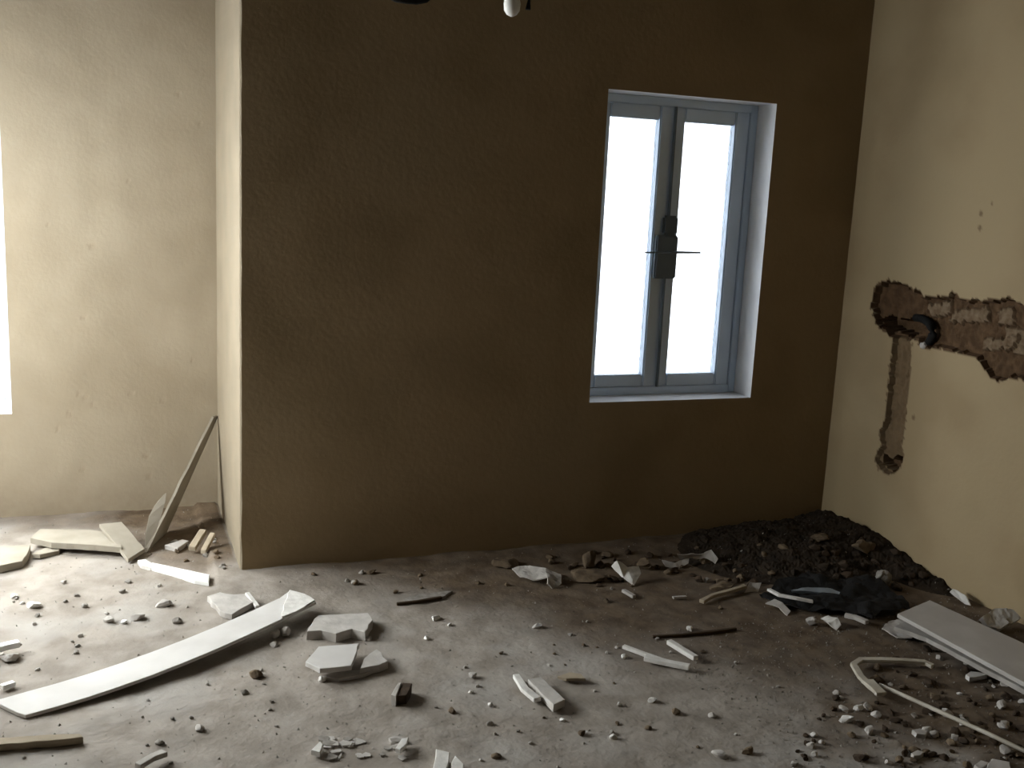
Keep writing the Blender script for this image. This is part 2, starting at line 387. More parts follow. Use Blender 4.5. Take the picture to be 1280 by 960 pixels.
# ------------------------------------------------------------------ debris builders
def slab(name, label, cat, pts, h, th, m, rough=.004, group=None, flat=False, bev=.0015, sink=.003, parent_tag=True):
    """a flat piece: its top outline, h metres over the dirt (per point when given), th thick"""
    top = []
    for p in pts:
        hh = p[2] if len(p) > 2 else h
        q = on_floor(p[0], p[1], hh) if not flat else at(p[0], p[1], hh)
        top.append(q)
    if not flat and all(len(p) < 3 for p in pts):           # lie evenly instead of following every bump
        z = sum(q.z for q in top)/len(top); top = [at(p[0], p[1], z) for p in pts]
    fine = []
    n = len(top)
    for i in range(n):
        a, b = top[i], top[(i+1) % n]; L = (b-a).length; k = max(1, min(9, int(L/.028))) if rough else 1
        for s in range(k):
            q = a.lerp(b, s/k)
            if s: q = q + Vector((rnd.uniform(-rough, rough), rnd.uniform(-rough, rough), 0))
            fine.append(q)
    bm = bmesh.new()
    tv = [bm.verts.new(q) for q in fine]
    bv = [bm.verts.new(q+Vector((rnd.uniform(-rough, rough)*.5, rnd.uniform(-rough, rough)*.5, -th-sink))) for q in fine]
    N = len(tv)
    f1 = bm.faces.new(tv); f2 = bm.faces.new(bv[::-1])
    for i in range(N): bm.faces.new([tv[i], bv[i], bv[(i+1) % N], tv[(i+1) % N]])
    bmesh.ops.recalc_face_normals(bm, faces=bm.faces)
    if bev: bmesh.ops.bevel(bm, geom=list(f1.edges), offset=bev, segments=1, affect='EDGES')
    bmesh.ops.triangulate(bm, faces=[f for f in bm.faces if len(f.verts) > 4])
    o = centre(obj(name, bm, m)); tag(o, label, cat, group); return o
def strip(name, label, cat, pts, wid, th, m, group=None, rough=.0, round_=False, parent=None):
    """a stick, batten or strip along a polyline (px, py, height over the dirt)"""
    P = [on_floor(*p) for p in pts]
    bm = bmesh.new()
    if round_: tube_bm(bm, P, wid/2, 10)
    else:
        fine = []
        for a, b in zip(P, P[1:]):
            k = max(1, int((b-a).length/.04))
            fine += [a.lerp(b, s/k) for s in range(k)]
        fine.append(P[-1]); rg = []
        for i, p in enumerate(fine):
            t = (fine[min(i+1, len(fine)-1)]-fine[max(i-1, 0)]).normalized(); sd = t.cross(Vector((0, 0, 1))).normalized()
            ww = wid/2*(1+rnd.uniform(-rough, rough)); u2 = Vector((0, 0, 1))
            rg.append([bm.verts.new(q) for q in (p-sd*ww+u2*th*.5, p+sd*ww+u2*th*.5, p+sd*ww-u2*th*.5, p-sd*ww-u2*th*.5)])
        for a, b in zip(rg, rg[1:]):
            for k in range(4): bm.faces.new([a[k], a[(k+1) % 4], b[(k+1) % 4], b[k]])
        bm.faces.new(rg[0]); bm.faces.new(rg[-1])
        bmesh.ops.recalc_face_normals(bm, faces=bm.faces)
        bmesh.ops.bevel(bm, geom=bm.edges[:], offset=min(wid, th)*.12, segments=1, affect='EDGES')
    o = obj(name, bm, m, smooth=round_)
    if parent is None: centre(o); tag(o, label, cat, group)
    return o
def rock_mesh(seed, sub=2, rough=.35):
    bm = bmesh.new(); bmesh.ops.create_icosphere(bm, subdivisions=sub, radius=.5)
    for v in bm.verts:
        n = noise.noise(v.co*2.1+Vector((seed*7.3, 0, 0)))*rough + noise.noise(v.co*5+Vector((0, seed*3.1, 0)))*rough*.4
        v.co *= 1+n
    for k in range(4):                                        # a few broken flat faces
        d = Vector((rnd.uniform(-1, 1), rnd.uniform(-1, 1), rnd.uniform(-1, 1))).normalized(); c = rnd.uniform(.26, .36)
        for v in bm.verts:
            q = v.co.dot(d)
            if q > c: v.co -= d*(q-c)
    me = bpy.data.meshes.new('rock'); bmesh.ops.recalc_face_normals(bm, faces=bm.faces); bm.to_mesh(me); bm.free(); return me
def crumpled(name, label, cat, pts, h, m, amp=.012, cuts=4, group=None, sc=22, th=.004):
    """a thin crumpled sheet or torn flake over the dirt"""
    top = [on_floor(p[0], p[1], p[2] if len(p) > 2 else h) for p in pts]
    bm = bmesh.new(); f = bm.faces.new([bm.verts.new(q) for q in top])
    bmesh.ops.triangulate(bm, faces=[f]); 
    for _ in range(cuts):
        es = [e for e in bm.edges if e.calc_length() > .016]
        if es: bmesh.ops.subdivide_edges(bm, edges=es, cuts=1, use_grid_fill=False); bmesh.ops.triangulate(bm, faces=bm.faces[:])
    for v in bm.verts:
        n = noise.noise(v.co*sc)*amp + abs(noise.noise(v.co*sc*2.3))*amp*.6
        v.co.z = max(v.co.z+n, ground(v.co.x, v.co.y)+.001)
        v.co.x += noise.noise(v.co*sc+Vector((5, 0, 0)))*amp*.5; v.co.y += noise.noise(v.co*sc+Vector((0, 7, 0)))*amp*.5
    low = min(v.co.z-ground(v.co.x, v.co.y) for v in bm.verts)
    for v in bm.verts: v.co.z -= low+.001
    bmesh.ops.solidify(bm, geom=bm.faces[:], thickness=th)
    o = centre(obj(name, bm, m)); tag(o, label, cat, group); return o

def lump(name, label, cat, pts, h, th, m, rough=0):
    '''a rounded broken lump filling the outline pts'''
    xs_ = [p[0] for p in pts]; ys_ = [p[1] for p in pts]
    q = on_floor((min(xs_)+max(xs_))/2, max(ys_)-1, 0); d = (q-Vector((0, 0, EYE))).length
    sx = (max(xs_)-min(xs_))*d/FPX*1.15; sz = max(.02, (max(ys_)-min(ys_))*d/FPX*1.02)
    me = rock_mesh(rnd.randint(20, 99), 3, .5); o = bpy.data.objects.new(name, me); C.objects.link(o); me.materials.append(m)
    a = rnd.uniform(-.5, .5)
    me.transform(Matrix.Translation((0, 0, .38*sz)) @ Matrix.Diagonal((sx, sx*.8, sz, 1)) @ Matrix.Rotation(a, 4, 'Z'))
    o.location = (q.x, q.y+sx*.25, ground(q.x, q.y+sx*.25)-.004); o.rotation_euler = (0, 0, -YAW)
    return tag(o, label, cat)
# ------------------------------------------------------------------ the heap in the corner
bm = bmesh.new()
xs = [2.0+(XR-2.0-.001)*i/110 for i in range(111)]; ys = [2.72+(YB-.001-2.72)*j/110 for j in range(111)]
def hz(x, y):
    h = heap_h(x, y); k = sm(.004, .03, h)
    return floor_h(x, y)+h-.008+k*(.016*noise.noise((x*16, y*16, 2))+.012*abs(noise.noise((x*34, y*34, 6)))+.006*noise.noise((x*80, y*80, 1)))
g = [[bm.verts.new((a, b, hz(a, b))) for b in ys] for a in xs]
for i in range(110):
    for j in range(110):
        if max(heap_h(xs[i], ys[j]), heap_h(xs[i+1], ys[j+1]), heap_h(xs[i], ys[j+1]), heap_h(xs[i+1], ys[j])) > .001:
            bm.faces.new([g[i][j], g[i+1][j], g[i+1][j+1], g[i][j+1]])
bmesh.ops.delete(bm, geom=[v for v in bm.verts if not v.link_faces], context='VERTS')
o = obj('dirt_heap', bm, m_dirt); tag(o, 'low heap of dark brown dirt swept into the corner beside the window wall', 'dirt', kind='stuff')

# ------------------------------------------------------------------ large boards
slab('board', 'long pale flat board lying across the floor, its far end propped up', 'board',
     [(-8, 876, 0.015), (20, 890, 0.015), (32, 893.9, 0.0153), (70, 883.5, 0.0174), (110, 871.4, 0.0206), (150, 858.1, 0.0243), (190, 843.8, 0.0285), (230, 828.2, 0.0332), (270, 811.6, 0.0382), (310, 793.7, 0.0436), (350, 774.8, 0.0493), (395, 752.1, 0.056), (381, 743, 0.056), (362, 738, 0.056), (350, 747.0, 0.0493), (310, 765.5, 0.0436), (270, 783.0, 0.0382), (230, 799.3, 0.0332), (190, 814.6, 0.0285), (150, 828.9, 0.0243), (110, 842.1, 0.0206), (70, 854.2, 0.0174), (30, 865.2, 0.0153)], .02, .010, m_board, rough=0, flat=True, sink=0)
slab('board_flap', 'torn pale flap folded over the propped end of the long board', 'flap',
     [(362, 737, .060), (381, 742, .060), (394, 750, .059), (372, 763, .058), (352, 771, .054), (356, 752, .058)], .06, .003, m_white, rough=.003, flat=True, sink=0)
for q, (lab, pts, h) in enumerate((('small pale plaster lump propping the long board, nearest its shadow edge', [(340, 783), (348, 776), (350, 797), (340, 799)], .030),
                                    ('thin pale plaster lump under the propped end of the long board', [(353, 777), (361, 773), (362, 795), (354, 797)], .036))):
    a, b = on_floor(*pts[3]), on_floor(*pts[2])
    bm = bmesh.new(); bmesh.ops.create_icosphere(bm, subdivisions=2, radius=1)
    c = (a+b)/2 + Vector((0, .01, 0))
    for v in bm.verts:
        n = 1+.3*noise.noise(v.co*2+Vector((q*9, 0, 0))); v.co = Vector((v.co.x*.016*n, v.co.y*.018*n, v.co.z*h*.5*n+h*.42)) + Vector((c.x, c.y, ground(c.x, c.y)))
    tag(centre(obj('plaster_lump', bm, m_gyp)), lab, 'plaster')
slab('board', 'pale grey board lying on top by the right wall, over another board', 'board',
     [(1122, 767, .088), (1162, 750, .085), (1280, 804, .072), (1360, 841, .056), (1360, 897, .050), (1280, 853, .068)], .07, .014, m_board2, rough=.001, flat=True, sink=0)
slab('board', 'grey board half hidden under the top board by the right wall', 'board',
     [(1118, 783, .044), (1150, 768, .046), (1280, 815, .042), (1360, 855, .038), (1360, 906, .034), (1280, 862, .036), (1158, 797, .042)], .04, .016, m_gyp, rough=.003, flat=True, sink=0)
crumpled('torn_card', 'dull torn grey card under the end of the stacked boards', 'card', [(1103, 784), (1112, 774), (1126, 770), (1150, 786), (1140, 796), (1122, 794)], .018, m_gyp, .010)

# alcove boards
slab('board', 'grey slab cut by the edge of the picture in the alcove', 'board', [(-14, 683), (38, 681), (36, 688), (28, 701), (0, 707), (-16, 706)], .03, .026, m_tan, rough=.003)
slab('board', 'narrow flat board lying along the foot of the alcove wall', 'board', [(38, 672), (50, 661), (112, 662), (150, 668), (152, 684), (120, 681), (64, 678)], .045, .014, m_tan, rough=.002, sink=.01)
slab('board', 'short plank sloping across the end of the narrow alcove board', 'board', [(124, 655, .085), (152, 652, .085), (181, 686, .03), (160, 699, .02)], .05, .012, m_tan, rough=.002)
slab('board', 'thin pale sliver in front of the narrow alcove board', 'sliver', [(40, 692), (58, 684), (76, 682), (74, 688), (50, 693)], .018, .014, m_tan, rough=.002)
# the leaning board
root = empty('leaning_board', at(183, 689, .03)); tag(root, 'thin splintered board leaning up into the corner of the alcove', 'board')
L_ = root.location
pa, pb = at(182, 690, .012), at_y(266, 521, YA-.055); pc, pd = at_y(272, 519, YA-.012), at(222, 663, .05)
pd = at_y(203, 674, YA-.36)
bm = bmesh.new(); nrm = (pb-pa).cross(pd-pa).normalized()*.005
q = []
for k in range(13):
    t = k/12; a = pa.lerp(pb, t); d = pd.lerp(pc, t); j = .004*noise.noise((t*9, 3, 1))
    q.append([bm.verts.new(x-L_) for x in (a+nrm+Vector((j, 0, 0)), d+nrm, d-nrm, a-nrm+Vector((j, 0, 0)))])
for a, b in zip(q, q[1:]):
    for k in range(4): bm.faces.new([a[k], a[(k+1) % 4], b[(k+1) % 4], b[k]])
bm.faces.new(q[0]); bm.faces.new(q[-1])
obj('panel', bm, m_tan, root)
bm = bmesh.new(); pr = []
for px, py, t, wd in ((184, 684, .02, .010), (189, 664, .1, .020), (194, 645, .18, .024), (200, 630, .24, .020), (206, 618, .29, .006)):
    p = at_y(px, py, pa.lerp(pb, t).y-.012)-L_; s = Vector((wd, .004, 0)); b_ = Vector((0, .004, 0)); zz = Vector((0, 0, rnd.uniform(-.006, .006)))
    pr.append([bm.verts.new(x) for x in (p-s+zz, p+s-zz, p+s-zz+b_, p-s+zz+b_)])
for a, b in zip(pr, pr[1:]):
    for k in range(4): bm.faces.new([a[k], a[(k+1) % 4], b[(k+1) % 4], b[k]])
bm.faces.new(pr[0]); bm.faces.new(pr[-1])
tag(obj('splinter', bm, m_tan, root), 'pale torn splinter')
# dark rubble behind it
slab('board', 'dull offcut lying behind the leaning board', 'offcut', [(206, 681), (228, 674), (236, 676), (222, 685)], .02, .016, m_gyp, rough=.002)
strip('batten', 'short dull batten beside the pier in the alcove', 'batten', [(240, 686, .02), (254, 664, .05)], .03, .02, m_wood)
strip('batten', 'second short batten lying against the pier foot', 'batten', [(254, 690, .015), (266, 668, .045)], .024, .018, m_wood)
slab('plastic_strip', 'bright white plastic strip lying near the pier', 'plastic', [(190, 703), (262, 718), (261, 728), (243, 725), (188, 708)], .016, .012, m_tile, rough=.001)
slab('plastic_strip', 'stubby grey-white end piece touching the bright strip', 'plastic', [(172, 700), (182, 699), (191, 704), (188, 709), (176, 706)], .014, .012, m_white, rough=.001)

# ------------------------------------------------------------------ middle floor
slab('plaster_slab', 'flat grey plaster piece beside the long board, its tip pointing at the pier', 'plaster', [(259, 745), (275, 740), (292, 743), (306, 742), (317, 752), (290, 768), (275, 763)], .022, .018, m_gyp)
strip('plaster_stick', 'short pale stick leaning on the flat plaster piece', 'stick', [(309, 742, .025), (322, 759, .012)], .016, .012, m_white)
slab('plaster_slab', 'thick rough-edged plaster chunk beyond the propped end of the long board', 'plaster', [(384, 789), (398, 769), (420, 768), (460, 766), (466, 775), (456, 790), (440, 786), (420, 792), (402, 788)], .032, .030, m_gyp, rough=.006)
slab('plaster_slab', 'smooth pale square slab tilted on a lump in the middle of the floor', 'plaster', [(382, 827, .045), (398, 808, .04), (449, 804, .036), (439, 832, .042), (400, 836, .046)], .04, .012, m_board, rough=.002)
slab('plaster_slab', 'small pale triangular piece touching the smooth square slab', 'plaster', [(450, 836), (455, 823), (471, 811), (485, 826), (474, 831)], .028, .022, m_gyp)
slab('plaster_slab', 'underlying broken piece shaded by the smooth square slab', 'plaster', [(404, 846), (420, 838), (470, 836), (452, 843), (424, 848)], .012, .01, m_gyp)
slab('plaster_slab', 'lit edge of a standing thin flake, pale beside its dark-painted face', 'plaster', [(489, 868), (498, 853), (502, 853), (495, 870)], .034, .036, m_gyp, rough=.001)  # one standing flake: its lit edge is this pale piece
slab('flake_dark_face', 'shaded face of the standing flake, as a separate dark piece', 'block', [(496, 870), (503, 853), (515, 854), (508, 869)], .030, .032, m_clod2, rough=.002)  # dark colour paints the shaded face of the same flake
slab('plaster_slab', 'long pale flake, thicker of the side-by-side pair', 'plaster', [(660, 849), (676, 846), (706, 874), (692, 881)], .028, .020, m_gyp, rough=.002)
strip('plaster_stick', 'white bent stick beside the thicker pale flake', 'stick', [(645, 845, .016), (656, 862, .018), (672, 875, .014)], .024, .014, m_white, rough=.15)
slab('wood_chip', 'thin pinkish chip casting a dark line on the floor', 'chip', [(697, 845), (712, 840), (726, 842), (732, 848), (708, 848)], .018, .006, m_wood, rough=.002)
strip('plaster_stick', 'long thin white stick, broken in steps, on the middle floor', 'stick', [(779, 808, .016), (806, 818, .015), (832, 827, .014)], .016, .012, m_white)
strip('plaster_stick', 'broad white stick continuing the long thin one', 'stick', [(806, 822, .018), (836, 829, .018), (862, 834, .018)], .024, .016, m_white, rough=.12)
strip('plaster_stick', 'short thick white stick above the long broken one', 'stick', [(836, 802, .016), (852, 812, .016), (870, 823, .016)], .022, .016, m_white)
strip('twig_or_dark_strip', 'thin dark brown strip lying behind the white sticks', 'twig_or_dark_strip', [(816, 796, .005), (850, 794, .007), (890, 790, .007), (920, 786, .005)], .012, .010, m_dark_strip, rough=.2)  # narrow dark brown strip on the floor
strip('twig_or_dark_strip', 'thin shadow line near the window wall, modelled as a dark strip', 'twig_or_dark_strip', [(496, 755, .006), (522, 752, .007), (552, 747, .007)], .012, .010, m_dark_strip, rough=.2)  # solid dark strip standing in for a thin shadow line
slab('wood_chip', 'dull brown plank piece behind the shadow strip', 'chip', [(505, 748), (524, 742), (566, 738), (556, 745), (520, 751)], .010, .008, m_grey)

# along the window wall
crumpled('plaster_flake', 'curled pale plaster flake with a dark hollow under it by the window wall', 'plaster', [(640, 708, .05), (656, 704, .055), (682, 708, .055), (701, 716, .04), (702, 726, .025), (690, 732, .012), (684, 727, .03), (684, 720, .045), (668, 722, .03), (650, 718, .035)], .04, m_gyp, .006, 3, th=.005)
lump('rubble_block', 'dull buff rubble block left of the curled flake', 'rubble', [(622, 706), (632, 698), (645, 700), (648, 710), (634, 712)], .035, .03, m_clod, rough=.006)
lump('rubble_block', 'dull flat block between the curled flake and the white wedge', 'rubble', [(715, 724), (722, 717), (754, 718), (758, 726), (738, 730)], .032, .028, m_clod, rough=.005)
lump('rubble_block', 'grey upright lump against the window wall under the glass edge', 'rubble', [(728, 706, .03), (731, 688, .09), (745, 686, .09), (746, 702, .03), (738, 712, .02)], .05, .04, m_clod, rough=.005)
crumpled('plaster_flake', 'pale pointed plaster wedge standing up by the window wall', 'plaster', [(765, 706, .06), (771, 699, .09), (784, 708, .06), (798, 707, .055), (800, 716, .035), (792, 731, .006), (780, 720, .03)], .04, m_white, .005, 3, th=.006)
strip('plaster_stick', 'small pale stick in front of the pointed wedge', 'stick', [(779, 738, .012), (793, 746, .01)], .018, .012, m_gyp)
lump('rubble_block', 'brown lump behind the pointed wedge', 'rubble', [(800, 706), (806, 698), (818, 702), (814, 712), (804, 714)], .04, .035, m_clod, rough=.006)
crumpled('plaster_flake', 'dull grey crumpled flake in the dark under the window', 'plaster', [(827, 695, .05), (844, 698, .04), (862, 692, .05), (860, 700, .03), (845, 705, .02), (832, 702, .03)], .04, m_gyp, .008, 3)
crumpled('plaster_flake', 'long dim bent flake against the wall below the window', 'plaster', [(847, 683, .09), (880, 682, .08), (890, 679, .085), (898, 690, .05), (894, 696, .03), (880, 688, .06), (850, 689, .06)], .06, m_gyp, .008, 3)
strip('plaster_stick', 'thin pale sliver in front of the dim flakes', 'stick', [(841, 747, .01), (858, 746, .01)], .012, .008, m_gyp)
strip('twig_or_dark_strip', 'grey stick pointing into the dark corner', 'twig_or_dark_strip', [(877, 752, .012), (890, 745, .016), (912, 739, .018), (932, 733, .02)], .02, .014, m_wood, rough=.2)
crumpled('dry_leaf', 'withered grey leaf at the end of the grey stick', 'leaf', [(930, 735, .02), (938, 722, .05), (952, 723, .05), (948, 734, .02)], .03, m_gyp, .006, 3, th=.002)
lump('rubble_block', 'brown flat lump behind the grey stick', 'rubble', [(894, 736), (906, 729), (922, 733), (916, 742), (900, 742)], .03, .026, m_clod, rough=.006)

# the corner heap: black plastic, strips, lumps
crumpled('plastic_sheet', 'crumpled black plastic sheet spread over the foot of the dirt heap', 'plastic sheet',
         [(948, 742), (975, 728), (1010, 716), (1060, 722), (1095, 728), (1128, 748), (1138, 764), (1104, 768), (1090, 776), (1058, 766), (1015, 762), (980, 754)], .02, m_black, .03, 5, sc=9, th=.003)
crumpled('plastic_strip', 'blue-grey plastic strip bent over the black sheet', 'plastic', [(991, 719, .085), (1012, 716, .09), (1040, 717, .09), (1066, 728, .07), (1064, 733, .06), (1046, 730, .07), (1036, 722, .08), (993, 723, .07)], .08, m_blue, .004, 3, th=.003)
strip('plaster_stick', 'thin pale stick on the near edge of the black sheet', 'stick', [(961, 737, .04), (974, 744, .045), (996, 748, .045), (1016, 752, .04)], .016, .01, m_white)
crumpled('plaster_flake', 'dull pale flake below the thin stick', 'plaster', [(957, 753, .02), (968, 747, .03), (978, 751, .03), (988, 762, .015), (984, 768, .006), (974, 757, .02)], .02, m_gyp, .004, 3)
crumpled('plaster_flake', 'bright white torn flake before the black sheet', 'plaster', [(1026, 772, .02), (1036, 768, .035), (1048, 772, .035), (1052, 780, .02), (1046, 786, .006), (1036, 779, .02)], .02, m_white, .006, 3)
lump('rubble_block', 'dull lump beside the bright torn flake', 'rubble', [(1010, 776), (1016, 771), (1024, 773), (1022, 782), (1013, 784)], .025, .022, m_gyp, rough=.004)
strip('plaster_stick', 'dull grey stick beside the bright torn flake, under the black sheet edge', 'stick', [(1056, 769, .03), (1070, 772, .03), (1084, 778, .03)], .022, .014, m_gyp)
lump('rubble_block', 'dull flat lump near the top of the dirt heap', 'rubble', [(1018, 675), (1022, 669), (1040, 670), (1041, 675), (1030, 678)], .035, .03, m_clod, rough=.004)
lump('rubble_block', 'reddish brick lump high on the dirt heap', 'rubble', [(1072, 692), (1082, 684), (1094, 688), (1092, 698), (1078, 700)], .04, .035, m_clod, rough=.006)
lump('rubble_block', 'grey lump on the dirt heap above the boards', 'rubble', [(1096, 722, .03), (1100, 709, .05), (1113, 716, .04), (1108, 728, .02), (1100, 732, .015)], .04, .03, m_grey, rough=.005)
crumpled('torn_card', 'crumpled beige card against the foot of the right wall', 'card', [(1188, 738, .03), (1192, 732, .05), (1208, 740, .05), (1214, 752, .03), (1206, 752, .01), (1194, 744, .02)], .03, m_white, .01, 3)
crumpled('foam_chunk', 'big pale foam chunk behind the stacked boards at the right wall', 'foam', [(1224, 765, .06), (1240, 757, .075), (1262, 757, .075), (1273, 768, .05), (1258, 775, .04), (1246, 783, .02), (1234, 778, .03)], .05, m_board, .012, 3, th=.02)

# right foreground: bent edging strip and rod
strip('edging_strip', 'bent off-white plastic edging strip curled into a hook', 'plastic', [(1166, 833, .014), (1156, 828, .018), (1130, 826, .02), (1100, 825, .02), (1076, 825, .02), (1067, 831, .022), (1076, 846, .022), (1088, 858, .02), (1098, 866, .016)], .022, .012, m_rod)
strip('edging_strip', 'wide cracked stub at the end of the hooked edging strip', 'plastic', [(1084, 851, .028), (1094, 860, .03), (1102, 868, .026)], .036, .012, m_rod, rough=.2)
strip('rod', 'long straight off-white rod running out of the picture', 'rod', [(1099, 856, .022), (1140, 874, .022), (1182, 893, .02), (1235, 917, .02), (1330, 962, .02)], .013, .013, m_rod, round_=True)
# left foreground
slab('batten', 'thin pale batten cut by the edge of the picture in front of the long board', 'batten', [(-20, 923, .026), (60, 918, .024), (100, 917, .022), (104, 921, .02), (60, 926, .022), (-20, 932, .024)], .022, .016, m_wood, rough=.002)
strip('plaster_stick', 'bright white stick at the edge of the picture behind the long board', 'stick', [(-10, 813, .03), (6, 808, .03), (24, 804, .03)], .03, .018, m_tile)
lump('rubble_block', 'grey crumbled lump under the bright stick at the edge', 'rubble', [(0, 825), (10, 818), (20, 821), (14, 827), (4, 829)], .02, .018, m_gyp, rough=.004)
strip('plaster_stick', 'short white stick beside the near end of the long board', 'stick', [(2, 859, .012), (18, 854, .012)], .02, .014, m_tile)
# near edge
slab('plaster_slab', 'pale lump cut by the bottom edge of the picture, larger of the two', 'plaster', [(543, 952), (545, 936), (562, 940), (561, 952), (556, 966), (540, 966)], .03, .03, m_white, rough=.004)
slab('plaster_slab', 'pale pointed lump right of the larger one at the bottom edge', 'plaster', [(564, 962), (569, 944), (580, 955), (578, 968), (562, 970)], .03, .03, m_white, rough=.004)
for k in range(26):                                              # thin flakes trodden into the dirt
    cx, cy = rnd.uniform(396, 505), rnd.uniform(922, 947); r_ = rnd.uniform(5, 12); n_ = rnd.randint(5, 7)
    a0 = rnd.uniform(0, 6.28)
    slab('plaster_flake', 'thin pale plaster flake trodden into the near floor with others', 'plaster', [(cx+r_*rnd.uniform(.6, 1.1)*math.cos(a0+6.28*q/n_), cy+r_*.42*rnd.uniform(.6, 1.1)*math.sin(a0+6.28*q/n_)) for q in range(n_)], rnd.uniform(.003, .007), .006, rnd.choice([m_gyp, m_gyp, m_grey]), rough=.003, group='trodden plaster flakes', bev=0)
slab('plaster_slab', 'small pale flake lying on the trodden plaster crust', 'plaster', [(494, 935), (502, 923), (511, 921), (508, 930), (500, 937)], .024, .010, m_white, rough=.002)
slab('plaster_slab', 'pale corner flake at one end of the trodden crust', 'plaster', [(389, 937), (400, 926), (404, 930), (400, 940)], .022, .012, m_white, rough=.002)
strip('wood_chip', 'broken pale chip near the bottom edge, below the thin batten', 'chip', [(172, 958, .02), (190, 947, .022), (206, 941, .018)], .026, .014, m_gyp, rough=.2)
slab('plaster_slab', 'flat pale crumbly piece at the right near corner', 'plaster', [(1233, 960), (1240, 948), (1262, 952), (1264, 964), (1244, 968)], .02, .018, m_gyp)
slab('plaster_slab', 'second flat crumbly piece near the bottom edge under the rod', 'plaster', [(1226, 962), (1218, 956), (1226, 950), (1236, 953)], .016, .014, m_gyp)
slab('plaster_slab', 'thin pale flake right of the trodden rubble under the rod', 'plaster', [(1140, 912), (1150, 910), (1160, 914), (1157, 918), (1146, 917)], .014, .01, m_gyp)
slab('plaster_slab', 'oval pale flake on the rubble below the rod', 'plaster', [(1139, 941), (1147, 937), (1155, 940), (1151, 944), (1142, 945)], .014, .012, m_gyp)
slab('plaster_slab', 'white flake between the rod and the stacked boards', 'plaster', [(1207, 843), (1213, 839), (1224, 840), (1234, 843), (1222, 846), (1212, 847)], .016, .012, m_white)

